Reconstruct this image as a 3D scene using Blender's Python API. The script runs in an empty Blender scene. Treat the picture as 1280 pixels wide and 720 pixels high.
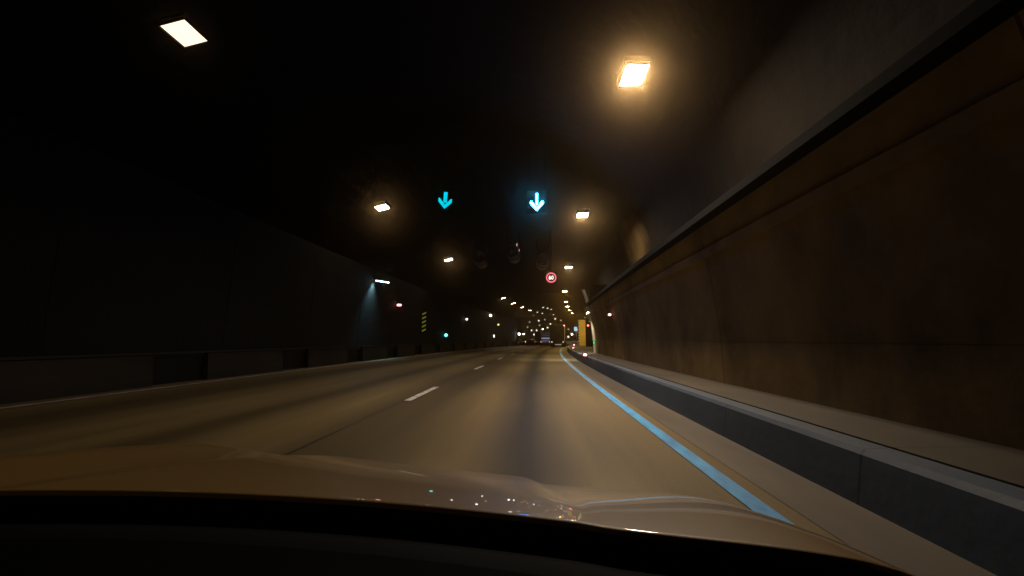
import bpy, math, random
from mathutils import Vector, Matrix

random.seed(7)
SC = bpy.context.scene
COL = SC.collection
R = math.radians

# ------------------------------------------------------------------ camera, world, exposure
CAM_H = 1.2
F = 600.0                      # focal length in pixels of a 1280 wide picture
VPX, VPY = 664.0, 425.0        # where the straight road would vanish
cam_d = bpy.data.cameras.new('camera')
cam = bpy.data.objects.new('camera', cam_d)
COL.objects.link(cam)
cam_d.sensor_width = 36.0
cam_d.lens = 36.0 * F / 1280.0
cam_d.clip_start = 0.02
cam_d.clip_end = 2000
cam.location = (0, 0, CAM_H)
PITCH = math.atan((VPY - 360) / F)
YAW = math.atan((VPX - 640) / F)
cam.rotation_euler = (R(90) + PITCH, 0, YAW)
SC.camera = cam

world = bpy.data.worlds.new('World')
SC.world = world
world.use_nodes = True
world.node_tree.nodes['Background'].inputs[0].default_value = (0.25, 0.3, 0.4, 1)
world.node_tree.nodes['Background'].inputs[1].default_value = 0.0006

SC.view_settings.view_transform = 'Standard'
SC.view_settings.look = 'None'
SC.view_settings.exposure = 0.0
SC.view_settings.gamma = 1.0
SC.cycles.max_bounces = 5
SC.cycles.diffuse_bounces = 2
SC.cycles.glossy_bounces = 3
SC.cycles.volume_bounces = 0
SC.cycles.sample_clamp_indirect = 4.0
SC.cycles.sample_clamp_direct = 0.0
SC.cycles.use_denoising = True
SC.cycles.use_light_tree = True

LAMP_COL = (1.0, 0.80, 0.58)
LAMP_R = 480.0                 # radiance of the right row of ceiling lamps
LAMP_L = 45.0
HAZE = 0.0021


# ------------------------------------------------------------------ the road's course
def cx(y):
    """sideways shift of the tunnel axis at the distance y (a bend to the right)"""
    if y <= 0:
        return 0.0
    if y <= 100:
        return 0.00041 * y * y + 2.6e-6 * y ** 3
    return 6.7 + 0.16 * (y - 100) + 0.0006 * (y - 100) ** 2


CAM_M = Matrix.Translation(cam.location) @ cam.rotation_euler.to_matrix().to_4x4()


def P(px, py, y):
    """the point at the forward distance y that the photo shows at pixel px, py"""
    d = CAM_M.to_3x3() @ Vector(((px - 640) / F, -(py - 360) / F, -1))
    return Vector(CAM_M.translation) + d * (y / d.y)


# ------------------------------------------------------------------ materials
def mat(name, col, rough=0.6, metal=0.0, spec=0.5, noise=None, bump=None, coat=0.0, joints=None, lit_patch=None):
    """noise = (scale, amount, stretch xyz): mottled colour; bump = (scale, strength)"""
    m = bpy.data.materials.new(name)
    m.use_nodes = True
    nt = m.node_tree
    b = nt.nodes['Principled BSDF']
    b.inputs['Base Color'].default_value = (*col, 1)
    b.inputs['Roughness'].default_value = rough
    b.inputs['Metallic'].default_value = metal
    b.inputs['Specular IOR Level'].default_value = spec
    b.inputs['Coat Weight'].default_value = coat
    b.inputs['Coat Roughness'].default_value = 0.02
    tc = nt.nodes.new('ShaderNodeTexCoord')
    if noise:
        sc, amt, st = noise
        mp = nt.nodes.new('ShaderNodeMapping')
        mp.inputs['Scale'].default_value = st
        nt.links.new(tc.outputs['Object'], mp.inputs['Vector'])
        n = nt.nodes.new('ShaderNodeTexNoise')
        n.inputs['Scale'].default_value = sc
        n.inputs['Detail'].default_value = 7
        n.inputs['Roughness'].default_value = 0.62
        nt.links.new(mp.outputs[0], n.inputs['Vector'])
        r = nt.nodes.new('ShaderNodeValToRGB')
        r.color_ramp.elements[0].position = 0.3
        r.color_ramp.elements[1].position = 0.7
        r.color_ramp.elements[0].color = (*[c * (1 - amt) for c in col], 1)
        r.color_ramp.elements[1].color = (*[min(1, c * (1 + amt)) for c in col], 1)
        nt.links.new(n.outputs['Fac'], r.inputs['Fac'])
        nt.links.new(r.outputs['Color'], b.inputs['Base Color'])
    if lit_patch or joints:
        def mth(op, *args):
            n = nt.nodes.new('ShaderNodeMath')
            n.operation = op
            n.use_clamp = op == 'MULTIPLY_ADD'
            for i, v in enumerate(args):
                if isinstance(v, (int, float)):
                    n.inputs[i].default_value = v
                else:
                    nt.links.new(v, n.inputs[i])
            return n.outputs[0]

        def overlay(fac, colour):
            src = b.inputs['Base Color'].links[0].from_socket
            mx = nt.nodes.new('ShaderNodeMix')
            mx.data_type = 'RGBA'
            nt.links.new(fac, mx.inputs['Factor'])
            nt.links.new(src, mx.inputs['A'])
            mx.inputs['B'].default_value = (*colour, 1)
            nt.links.new(mx.outputs['Result'], b.inputs['Base Color'])

        sp = nt.nodes.new('ShaderNodeSeparateXYZ')
        nt.links.new(tc.outputs['Object'], sp.inputs[0])
    if lit_patch:                                  # (y middle, y half, z middle, z half, colour): lamplight painted as a paler area, x > 0
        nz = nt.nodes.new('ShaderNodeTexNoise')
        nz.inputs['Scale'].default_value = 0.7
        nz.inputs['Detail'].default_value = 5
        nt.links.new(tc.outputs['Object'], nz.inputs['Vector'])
        dy = mth('DIVIDE', mth('SUBTRACT', sp.outputs[1], lit_patch[0]), lit_patch[1])
        dz = mth('DIVIDE', mth('SUBTRACT', sp.outputs[2], lit_patch[2]), lit_patch[3])
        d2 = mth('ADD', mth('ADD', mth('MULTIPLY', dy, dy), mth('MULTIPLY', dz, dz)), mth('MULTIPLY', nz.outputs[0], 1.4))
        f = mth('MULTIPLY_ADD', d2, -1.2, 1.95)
        overlay(mth('MULTIPLY', f, mth('GREATER_THAN', sp.outputs[0], 0.0)), lit_patch[4])
    if joints:                                 # dark joint every so many metres along the road
        fr = mth('ABSOLUTE', mth('SUBTRACT', mth('FRACT', mth('DIVIDE', sp.outputs[1], joints)), 0.5))
        overlay(mth('MULTIPLY', mth('LESS_THAN', fr, 0.014 / joints), 0.75), [c * 0.15 for c in col])
    if bump:
        n2 = nt.nodes.new('ShaderNodeTexNoise')
        n2.inputs['Scale'].default_value = bump[0]
        n2.inputs['Detail'].default_value = 6
        nt.links.new(tc.outputs['Object'], n2.inputs['Vector'])
        bp = nt.nodes.new('ShaderNodeBump')
        bp.inputs['Strength'].default_value = bump[1]
        bp.inputs['Distance'].default_value = 0.05
        nt.links.new(n2.outputs['Fac'], bp.inputs['Height'])
        nt.links.new(bp.outputs[0], b.inputs['Normal'])
    return m


def emit(name, col, strength):
    m = bpy.data.materials.new(name)
    m.use_nodes = True
    b = m.node_tree.nodes['Principled BSDF']
    b.inputs['Base Color'].default_value = (*[0.6 * c for c in col], 1)
    b.inputs['Roughness'].default_value = 0.35
    b.inputs['Emission Color'].default_value = (*col, 1)
    b.inputs['Emission Strength'].default_value = strength
    return m


def road_material():
    """asphalt: worn wheel tracks, an oil stained strip down each lane, patches; u = metres across"""
    m = bpy.data.materials.new('asphalt')
    m.use_nodes = True
    nt = m.node_tree
    L = nt.links
    b = nt.nodes['Principled BSDF']
    uv = nt.nodes.new('ShaderNodeUVMap')
    sep = nt.nodes.new('ShaderNodeSeparateXYZ')
    L.new(uv.outputs[0], sep.inputs[0])

    def math_n(op, a, bb=None, clamp=False):
        n = nt.nodes.new('ShaderNodeMath')
        n.operation = op
        n.use_clamp = clamp
        for i, v in enumerate((a, bb)):
            if v is None:
                continue
            if isinstance(v, (int, float)):
                n.inputs[i].default_value = v
            else:
                L.new(v, n.inputs[i])
        return n.outputs[0]

    # wavering of the strips along the road
    wav = nt.nodes.new('ShaderNodeTexNoise')
    wav.inputs['Scale'].default_value = 0.12
    mpw = nt.nodes.new('ShaderNodeMapping')
    mpw.inputs['Scale'].default_value = (0.2, 1, 1)
    L.new(uv.outputs[0], mpw.inputs[0])
    L.new(mpw.outputs[0], wav.inputs['Vector'])
    u = math_n('ADD', sep.outputs[0], math_n('MULTIPLY', math_n('SUBTRACT', wav.outputs[0], 0.5), 0.5))

    def strip(centre, half, soft):
        d = math_n('ABSOLUTE', math_n('SUBTRACT', u, centre))
        t = math_n('DIVIDE', math_n('SUBTRACT', d, half), soft, True)
        s = nt.nodes.new('ShaderNodeMath')
        s.operation = 'SUBTRACT'
        s.inputs[0].default_value = 1
        L.new(t, s.inputs[1])
        return s.outputs[0]

    stains = [strip(-0.10, 0.06, 0.55), strip(-2.15, 0.42, 0.7), strip(-4.55, 0.08, 0.75),
              strip(-7.6, 0.3, 0.9)]
    tot = stains[0]
    for s_, w in zip(stains[1:], (0.62, 0.7, 0.6)):
        tot = math_n('ADD', tot, math_n('MULTIPLY', s_, w), True)
    # streaky noise along the road
    mp = nt.nodes.new('ShaderNodeMapping')
    mp.inputs['Scale'].default_value = (1.6, 0.1, 1)
    L.new(uv.outputs[0], mp.inputs[0])
    n1 = nt.nodes.new('ShaderNodeTexNoise')
    n1.inputs['Scale'].default_value = 1.3
    n1.inputs['Detail'].default_value = 6
    L.new(mp.outputs[0], n1.inputs['Vector'])
    n2 = nt.nodes.new('ShaderNodeTexNoise')
    n2.inputs['Scale'].default_value = 38
    n2.inputs['Detail'].default_value = 3
    L.new(uv.outputs[0], n2.inputs['Vector'])
    fac = math_n('ADD', math_n('MULTIPLY', n1.outputs[0], 0.62), math_n('MULTIPLY', n2.outputs[0], 0.38))
    r = nt.nodes.new('ShaderNodeValToRGB')
    r.color_ramp.elements[0].position = 0.3
    r.color_ramp.elements[1].position = 0.7
    r.color_ramp.elements[0].color = (0.128, 0.090, 0.036, 1)
    r.color_ramp.elements[1].color = (0.225, 0.162, 0.068, 1)
    L.new(fac, r.inputs[0])
    mx = nt.nodes.new('ShaderNodeMix')
    mx.data_type = 'RGBA'
    mx.inputs['B'].default_value = (0.026, 0.018, 0.007, 1)
    L.new(r.outputs[0], mx.inputs['A'])
    L.new(math_n('MULTIPLY', tot, 0.93), mx.inputs['Factor'])
    L.new(mx.outputs['Result'], b.inputs['Base Color'])
    b.inputs['Roughness'].default_value = 0.62
    b.inputs['Specular IOR Level'].default_value = 0.2
    bp = nt.nodes.new('ShaderNodeBump')
    bp.inputs['Strength'].default_value = 0.25
    bp.inputs['Distance'].default_value = 0.01
    L.new(n2.outputs[0], bp.inputs['Height'])
    L.new(bp.outputs[0], b.inputs['Normal'])
    return m


M = {
    'road': road_material(),
    'blue_paint': mat('pale_blue_road_paint', (0.065, 0.37, 1.0), 0.5, noise=(7, 0.42, (1, 0.3, 1))),
    'white_paint': mat('worn_white_road_paint', (0.62, 0.60, 0.58), 0.55, noise=(8, 0.45, (1, 0.3, 1))),
    'tar': mat('tar_joint', (0.015, 0.014, 0.012), 0.5),
    'gutter': mat('concrete_gutter', (0.090, 0.067, 0.042), 0.7, noise=(1.2, 0.35, (1, 0.25, 1)), joints=5.0),
    'kerb': mat('blue_grey_concrete', (0.055, 0.075, 0.110), 0.6, noise=(1.1, 0.35, (1, 0.25, 1.5)), bump=(8, 0.08), joints=2.5),
    'walkway': mat('walkway_concrete', (0.046, 0.032, 0.014), 0.7, noise=(1.5, 0.35, (1, 0.4, 1)), joints=2.5),
    'barrier': mat('grimy_barrier_concrete', (0.022, 0.017, 0.011), 0.8, spec=0.2, noise=(0.8, 0.45, (1, 0.4, 1)), bump=(9, 0.3)),
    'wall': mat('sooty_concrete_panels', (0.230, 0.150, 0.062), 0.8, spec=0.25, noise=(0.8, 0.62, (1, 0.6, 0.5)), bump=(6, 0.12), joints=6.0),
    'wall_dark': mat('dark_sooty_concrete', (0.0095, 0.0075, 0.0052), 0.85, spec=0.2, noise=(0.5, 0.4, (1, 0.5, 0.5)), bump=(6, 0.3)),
    'vault': mat('sprayed_concrete_vault', (0.0075, 0.005, 0.0022), 0.9, spec=0.15, noise=(0.22, 0.75, (1, 1, 1)), bump=(2.2, 0.8), lit_patch=(23.0, 3.0, 5.6, 1.5, (0.15, 0.10, 0.042))),
    'rock': mat('dark_blasted_rock', (0.012, 0.012, 0.012), 0.85, noise=(0.15, 0.5, (1, 1, 1)), bump=(0.7, 1.0)),
    'black': mat('matt_black_metal', (0.006, 0.006, 0.006), 0.9, spec=0.08),
    'grey_metal': mat('galvanised_metal', (0.30, 0.30, 0.30), 0.4, 0.8, noise=(6, 0.2, (1, 1, 1))),
    'dark_metal': mat('dark_metal', (0.05, 0.05, 0.05), 0.45, 0.6),
    'fan_metal': mat('dusty_fan_steel', (0.13, 0.11, 0.09), 0.42, 0.75, noise=(4, 0.3, (1, 1, 1))),
    'yellow': mat('mustard_yellow_paint', (0.80, 0.54, 0.10), 0.55, noise=(1.1, 0.22, (1, 1, 0.6))),
    'white': mat('white_paint', (0.7, 0.69, 0.66), 0.5),
    'trim': mat('pale_concrete_trim', (0.58, 0.55, 0.47), 0.55, noise=(3, 0.25, (1, 1, 1))),
    'hood': mat('bronze_car_paint', (0.38, 0.222, 0.052), 0.5, 0.0, coat=0.8),
    'plastic': mat('black_dash_plastic', (0.003, 0.003, 0.003), 0.85, spec=0.08, noise=(40, 0.3, (1, 1, 1))),
    'dash_sheen': mat('dash_edge_sheen', (0.22, 0.15, 0.08), 0.4),
    'rubber': mat('black_rubber', (0.01, 0.01, 0.01), 0.7),
    'glass_dark': mat('dark_car_glass', (0.01, 0.012, 0.015), 0.08, 0.0, 0.6),
    'car_white': mat('white_car_paint', (0.6, 0.6, 0.62), 0.3, coat=0.6),
    'car_red': mat('dark_red_car_paint', (0.25, 0.02, 0.02), 0.3, coat=0.6),
    'car_grey': mat('grey_car_paint', (0.12, 0.125, 0.13), 0.3, coat=0.6),
    'truck_box': mat('dark_truck_box', (0.010, 0.010, 0.009), 0.55, noise=(2, 0.25, (1, 1, 1))),
    'truck_lit_edge': mat('pale_lit_edge', (0.75, 0.66, 0.5), 0.5),
    'orange': mat('orange_plastic', (0.62, 0.18, 0.03), 0.5),
    'redwhite': mat('dull_red_paint', (0.22, 0.035, 0.025), 0.55),
    'hazard_y': mat('yellow_green_hazard_paint', (0.50, 0.50, 0.10), 0.45),
    'lamp_r': emit('warm_lamp_glass_bright', LAMP_COL, LAMP_R),
    'lamp_l': emit('warm_lamp_glass', (1.0, 0.80, 0.58), LAMP_L),
    'lamp_far': emit('white_lamp_glass', (1.0, 0.84, 0.55), 40),
    'lamp_r2': emit('warm_lamp_glass_older', LAMP_COL, LAMP_R * 0.55),
    'lamp_mid': emit('yellowish_lamp_glass', (1.0, 0.68, 0.22), 190),
    'lamp_faint': emit('faint_lamp_glass', (1.0, 0.86, 0.62), 0.6),
    'lamp_weak': emit('weak_lamp_glass', (1.0, 0.80, 0.60), 1.5),
    'lamp_dim': emit('dim_lamp_glass', (1.0, 0.86, 0.62), 2.0),
    'lamp_cold': emit('cold_tube_glass', (0.50, 0.82, 1.0), 12),
    'flood': emit('cold_flood_glass', (0.86, 0.9, 1.0), 22),
    'teal_led': emit('teal_leds', (0.0, 0.55, 0.72), 1.15),
    'ice_led': emit('ice_blue_leds', (0.012, 0.28, 1.0), 170),
    'red_led': emit('red_ring_leds', (1.0, 0.15, 0.20), 1.7),
    'white_led': emit('white_digit_leds', (1.0, 0.80, 0.82), 2.2),
    'pink_lens': emit('pink_marker_lens', (1.0, 0.30, 0.32), 7.0),
    'red_lens': emit('red_marker_lens', (1.0, 0.12, 0.08), 7.0),
    'green_lens': emit('green_lens', (0.01, 0.75, 0.14), 2.2),
    'cyan_lens': emit('cyan_lens', (0.15, 0.85, 0.85), 3.0),
    'amber_lens': emit('amber_lens', (1.0, 0.55, 0.16), 3.0),
    'white_lens': emit('white_lens', (1.0, 0.93, 0.85), 8.0),
    'blue_panel': emit('pale_blue_panel', (0.42, 0.66, 0.95), 0.85),
    'window_glow': emit('pale_violet_windows', (0.55, 0.58, 0.85), 0.45),
    'window_dim': emit('faint_violet_windows', (0.5, 0.53, 0.8), 0.10),
    'headlamp': emit('own_headlamp_glass', (0.8, 0.9, 1.0), 4.0),
    'tail': emit('tail_lamp_lens', (1.0, 0.45, 0.30), 1.6),
}


# ------------------------------------------------------------------ mesh helpers
class MB:
    def __init__(self):
        self.v, self.f, self.uv, self.sm = [], [], {}, set()

    def add(self, vs, fs, smooth=False):
        o = len(self.v)
        self.v += [tuple(p) for p in vs]
        for f in fs:
            if smooth:
                self.sm.add(len(self.f))
            self.f.append([i + o for i in f])
        return self

    def box(self, c, s, rot=None):
        hx, hy, hz = s[0] / 2, s[1] / 2, s[2] / 2
        vs = [Vector((sx * hx, sy * hy, sz * hz)) for sx in (-1, 1) for sy in (-1, 1) for sz in (-1, 1)]
        if rot is not None:
            vs = [rot @ p for p in vs]
        vs = [p + Vector(c) for p in vs]
        return self.add(vs, [(0, 1, 3, 2), (4, 6, 7, 5), (0, 4, 5, 1), (2, 3, 7, 6), (0, 2, 6, 4), (1, 5, 7, 3)])

    def bevel_box(self, c, s, b, rot=None):
        """box with chamfered edges along y (rounded looking front)"""
        hx, hy, hz = s[0] / 2, s[1] / 2, s[2] / 2
        prof = [(-hx + b, -hz), (hx - b, -hz), (hx, -hz + b), (hx, hz - b), (hx - b, hz), (-hx + b, hz),
                (-hx, hz - b), (-hx, -hz + b)]
        vs = [Vector((x, -hy, z)) for x, z in prof] + [Vector((x, hy, z)) for x, z in prof]
        if rot is not None:
            vs = [rot @ p for p in vs]
        vs = [p + Vector(c) for p in vs]
        n = 8
        fs = [(i, (i + 1) % n, n + (i + 1) % n, n + i) for i in range(n)]
        fs += [tuple(range(n - 1, -1, -1)), tuple(range(n, 2 * n))]
        return self.add(vs, fs)

    def tube(self, a, b, r0, r1=None, n=12, cap=True):
        a, b = Vector(a), Vector(b)
        r1 = r0 if r1 is None else r1
        d = (b - a).normalized()
        up = Vector((0, 0, 1)) if abs(d.z) < 0.9 else Vector((1, 0, 0))
        e1 = d.cross(up).normalized()
        e2 = d.cross(e1).normalized()
        vs = []
        for p, r in ((a, r0), (b, r1)):
            for i in range(n):
                t = 2 * math.pi * i / n
                vs.append(p + e1 * (r * math.cos(t)) + e2 * (r * math.sin(t)))
        self.add(vs, [(i, (i + 1) % n, n + (i + 1) % n, n + i) for i in range(n)], True)
        if cap:
            o = len(self.v) - 2 * n
            self.f.append([o + i for i in range(n - 1, -1, -1)])
            self.f.append([o + n + i for i in range(n)])
        return self

    def lathe(self, c, axis_y_prof, n=28):
        """revolve (radius, y) pairs about the y axis through c"""
        vs, k = [], len(axis_y_prof)
        for r, y in axis_y_prof:
            for i in range(n):
                t = 2 * math.pi * i / n
                vs.append((c[0] + r * math.cos(t), c[1] + y, c[2] + r * math.sin(t)))
        fs = []
        for j in range(k - 1):
            for i in range(n):
                fs.append((j * n + i, j * n + (i + 1) % n, (j + 1) * n + (i + 1) % n, (j + 1) * n + i))
        return self.add(vs, fs, True)

    def prism_xz(self, pts, y0, y1):
        n = len(pts)
        vs = [(x, y0, z) for x, z in pts] + [(x, y1, z) for x, z in pts]
        fs = [(i, (i + 1) % n, n + (i + 1) % n, n + i) for i in range(n)]
        fs += [tuple(range(n - 1, -1, -1)), tuple(range(n, 2 * n))]
        return self.add(vs, fs)

    def prism_yz(self, pts, x0, x1):
        n = len(pts)
        vs = [(x0, y, z) for y, z in pts] + [(x1, y, z) for y, z in pts]
        fs = [(i, (i + 1) % n, n + (i + 1) % n, n + i) for i in range(n)]
        fs += [tuple(range(n - 1, -1, -1)), tuple(range(n, 2 * n))]
        return self.add(vs, fs)

    def sweep(self, prof, y0, y1, step=2.0, closed=True, smooth=False, caps=True):
        """profile (x across, z) swept along the bend"""
        k = max(1, math.ceil((y1 - y0) / step))
        n = len(prof)
        vs = []
        for j in range(k + 1):
            y = y0 + (y1 - y0) * j / k
            for x, z in prof:
                vs.append((x + cx(y), y, z))
        fs = []
        m = n if closed else n - 1
        for j in range(k):
            for i in range(m):
                fs.append((j * n + i, j * n + (i + 1) % n, (j + 1) * n + (i + 1) % n, (j + 1) * n + i))
        self.add(vs, fs, smooth)
        if closed and caps:
            o = len(self.v) - n * (k + 1)
            self.f.append([o + i for i in range(n)])
            self.f.append([o + n * k + i for i in range(n - 1, -1, -1)])
        return self

    def build(self, name, m, parent=None):
        me = bpy.data.meshes.new(name)
        me.from_pydata(self.v, [], self.f)
        for i in self.sm:
            me.polygons[i].use_smooth = True
        me.materials.append(m)
        o = bpy.data.objects.new(name, me)
        COL.objects.link(o)
        if parent is not None:
            o.parent = parent
        return o


def tag(o, label=None, cat=None, group=None, kind=None):
    if label:
        o['label'] = label
    if cat:
        o['category'] = cat
    if group:
        o['group'] = group
    if kind:
        o['kind'] = kind
    return o


def thing(name, label, cat, loc=(0, 0, 0), rz=0.0, group=None):
    o = bpy.data.objects.new(name, None)
    COL.objects.link(o)
    o.location = loc
    o.rotation_euler = (0, 0, rz)
    o.empty_display_size = 0.2
    return tag(o, label, cat, group)


def copy_tree(o, parent=None):
    c = o.copy()
    COL.objects.link(c)
    c.parent = parent
    for ch in list(o.children):
        copy_tree(ch, c)
    return c


def set_mat(root, part, m):
    """give the copy's part another glass"""
    for ch in root.children:
        if ch.name.split('.')[0] == part:
            ch.data = ch.data.copy()
            ch.data.materials[0] = m


# ------------------------------------------------------------------ road and ground
def ribbon(x0, x1, y0, y1, z, step=1.0):
    b = MB()
    k = max(1, math.ceil((y1 - y0) / step))
    xs = [x0 + (x1 - x0) * i / 3 for i in range(4)]
    vs, uvs = [], []
    for j in range(k + 1):
        y = y0 + (y1 - y0) * j / k
        for x in xs:
            vs.append((x + cx(y), y, z))
            uvs.append((x, y))
    fs = []
    for j in range(k):
        for i in range(3):
            fs.append((j * 4 + i, j * 4 + i + 1, j * 4 + i + 5, j * 4 + i + 4))
    b.add(vs, fs)
    b.pts = uvs
    return b


def with_uv(o, b):
    l = o.data.uv_layers.new(name='UVMap')
    for lp in o.data.loops:
        l.data[lp.index].uv = b.pts[lp.vertex_index]
    return o


b = MB().add([(-400, -60, -0.02), (400, -60, -0.02), (400, 900, -0.02), (-400, 900, -0.02)], [(0, 1, 2, 3)])
tag(b.build('ground', M['gutter']), kind='structure')
b = ribbon(-10.4, 1.85, -25, 300, 0.0)
o = with_uv(b.build('road', M['road']), b)
tag(o, kind='structure')
b = ribbon(1.85, 2.42, -25, 130, 0.004)
tag(b.build('road_gutter', M['gutter']), kind='structure')
b = MB().add([(-70, 104, -0.006), (80, 104, -0.006), (80, 260, -0.006), (-70, 260, -0.006)], [(0, 1, 2, 3)])
b.pts = [(-35, 104), (40, 104), (40, 260), (-35, 260)]
tag(with_uv(b.build('junction_road', M['road']), b), kind='structure')

b = ribbon(1.545, 1.70, -25, 118, 0.008)
tag(b.build('edge_line', M['blue_paint']), kind='structure')
b = ribbon(-9.48, -9.34, -25, 118, 0.004)
tag(b.build('left_edge_line', M['white_paint']), kind='structure')
b = ribbon(-2.60, -2.575, -25, 60, 0.004)
tag(b.build('road_joint', M['tar']), kind='structure')
lane = None
for i, y in enumerate((-0.6, 9.6, 19.8, 30.0, 40.2, 50.4, 60.6, 70.8, 81.0, 91.2)):
    b = ribbon(-2.57, -2.42, y, y + 2.8, 0.008)
    o = tag(b.build('lane_dash', M['white_paint']), kind='structure')

# right walkway with its blue grey kerb face
b = MB().sweep([(2.36, -0.05), (2.42, 0.36), (2.45, 0.40), (2.62, 0.41), (2.62, -0.05)], -25, 120, 1.0)
o = b.build('kerb', M['kerb'])
tag(o, kind='structure')
b = MB().sweep([(2.622, -0.05), (2.622, 0.39), (2.66, 0.39), (2.66, 0.412), (3.9, 0.43), (3.9, -0.05)], -25, 30, 1.0)
b.sweep([(2.622, -0.05), (2.622, 0.39), (2.66, 0.39), (2.66, 0.412), (6.0, 0.43), (6.0, -0.05)], 30, 60, 1.0)
b.sweep([(2.622, -0.05), (2.622, 0.39), (2.66, 0.39), (2.66, 0.412), (4.2, 0.43), (4.2, -0.05)], 60, 120, 1.0)
tag(b.build('walkway', M['walkway']), kind='structure')

# ------------------------------------------------------------------ tunnel lining
def wall_prof(x, s, lean=0.42, h=3.42, t=2.1):
    """curved foot of the lining; s = +1 right wall, -1 left wall"""
    pts = []
    for i in range(9):
        q = i / 8
        pts.append((x - s * lean * q * q, 0.0 + h * q))
    return pts + [(x + s * t, h), (x + s * t, 0.0)]


wall_r = thing('tunnel_wall', 'long sooty brown concrete wall along the right walkway', 'wall', (3.5, 10, 0))
def local(o, root):
    o.parent = root
    o.matrix_parent_inverse = Matrix.Translation(root.location).inverted()
    return o


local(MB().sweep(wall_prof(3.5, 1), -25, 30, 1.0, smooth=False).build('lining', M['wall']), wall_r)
# panel joints and a shallow band under the ledge
b = MB().sweep([(3.17, 2.72), (3.14, 2.86), (3.4, 2.86), (3.4, 2.72)], -25, 30, 1.0)
local(b.build('stringcourse', M['wall']), wall_r)
b = MB().sweep([(3.60, 0.42), (3.47, 0.42), (3.44, 1.16), (3.47, 1.18), (3.60, 1.18)], -25, 30, 1.0)
local(b.build('plinth', M['wall']), wall_r)

tray = thing('cable_tray', 'dark cable tray running along the top of the right wall', 'cable tray', (3.0, 10, 3.4))
local(MB().sweep([(2.90, 3.28), (3.35, 3.28), (3.35, 3.32), (2.94, 3.32), (2.94, 3.40), (2.90, 3.40)], -25, 30, 1.0)
      .build('tray', M['black']), tray)
for k, (x, r) in enumerate(((2.985, 0.03), (3.045, 0.022), (3.085, 0.012))):
    pr = [(x + r * math.cos(t * math.pi / 4), 3.325 + r + r * math.sin(t * math.pi / 4)) for t in range(8)]
    local(MB().sweep(pr, -25, 30, 1.0, smooth=True).build('cable', M['rubber']), tray)

niche = thing('tunnel_niche', 'dark recessed lay-by wall beyond the pale arch rib', 'wall', (5, 45, 0))
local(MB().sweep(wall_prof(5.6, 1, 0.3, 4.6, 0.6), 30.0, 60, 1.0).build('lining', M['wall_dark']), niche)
local(MB().prism_xz([(3.5 + cx(30), 0.43), (6.1 + cx(30), 0.43), (6.1 + cx(30), 4.6), (3.15 + cx(30), 4.6), (3.08 + cx(30), 3.42)],
                    29.7, 29.995).build('end_wall', M['wall_dark']), niche)
wall_f = thing('tunnel_wall', 'far right tunnel wall beyond the yellow end panel', 'wall', (6, 80, 0))
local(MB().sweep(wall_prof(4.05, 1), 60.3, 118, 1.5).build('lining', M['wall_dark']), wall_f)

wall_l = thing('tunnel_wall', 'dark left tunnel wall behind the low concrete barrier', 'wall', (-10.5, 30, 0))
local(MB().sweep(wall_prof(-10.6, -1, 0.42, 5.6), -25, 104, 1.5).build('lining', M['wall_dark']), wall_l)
for y in range(4, 100, 6):
    pr = [(x + 0.004, z) for x, z in wall_prof(-10.6, -1, 0.42, 5.6)[1:8]]
    b = MB().sweep(pr + [(pr[-1][0] - 0.05, pr[-1][1]), (pr[0][0] - 0.05, pr[0][1])], y, y + 0.018, 1)
    local(b.build('panel_joint', M['black']), wall_l)

VA, VB, VZ0, VC = 8.6, 8.2, 3.42, -3.52


def vault_z(xrel):
    q = min(1, abs((xrel - VC) / VA))
    return VZ0 + VB * math.sqrt(max(0, 1 - q * q))


inner = [(VC + VA * math.cos(math.pi * i / 40), VZ0 + VB * math.sin(math.pi * i / 40)) for i in range(41)]
outer = [(VC + (VA + 0.7) * math.cos(math.pi * i / 40), VZ0 + (VB + 0.7) * math.sin(math.pi * i / 40)) for i in range(40, -1, -1)]
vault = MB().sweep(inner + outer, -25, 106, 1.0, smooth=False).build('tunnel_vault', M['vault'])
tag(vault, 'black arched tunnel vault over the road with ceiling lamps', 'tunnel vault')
# big junction cavern beyond the mouth
cav = thing('cavern', 'huge dark rock cavern beyond the tunnel mouth with far lights', 'cavern', (8, 180, 0))
b = MB().box((8, 262, 7), (170, 2, 16))
local(b.build('back_wall', M['rock']), cav)
b = MB().box((8, 182, 14.2), (170, 158, 1.5))
local(b.build('rock_ceiling', M['rock']), cav)
for x in (-75, 93):
    local(MB().box((x, 182, 7), (2, 158, 16)).build('side_wall', M['rock']), cav)

# ------------------------------------------------------------------ left barrier
bar = thing('crash_barrier', 'low concrete barrier with dark gaps along the left wall', 'barrier', (-10, 30, 0))
y = -11.2
while y < 100:
    b = MB().sweep([(-10.10, 0), (-9.92, 0), (-9.95, 0.82), (-10.08, 0.82)], y, y + 4.3, 1.1)
    local(b.build('concrete_block', M['barrier']), bar)
    y += 6.4
local(MB().sweep([(-10.3, 0), (-10.14, 0), (-10.14, 0.7), (-10.3, 0.7)], -25, 102, 1.5).build('backing_beam', M['wall_dark']), bar)
local(MB().sweep([(-10.12, 0.82), (-9.90, 0.82), (-9.90, 0.87), (-10.12, 0.87)], -25, 102, 1.5).build('top_rail', M['barrier']), bar)

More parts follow.
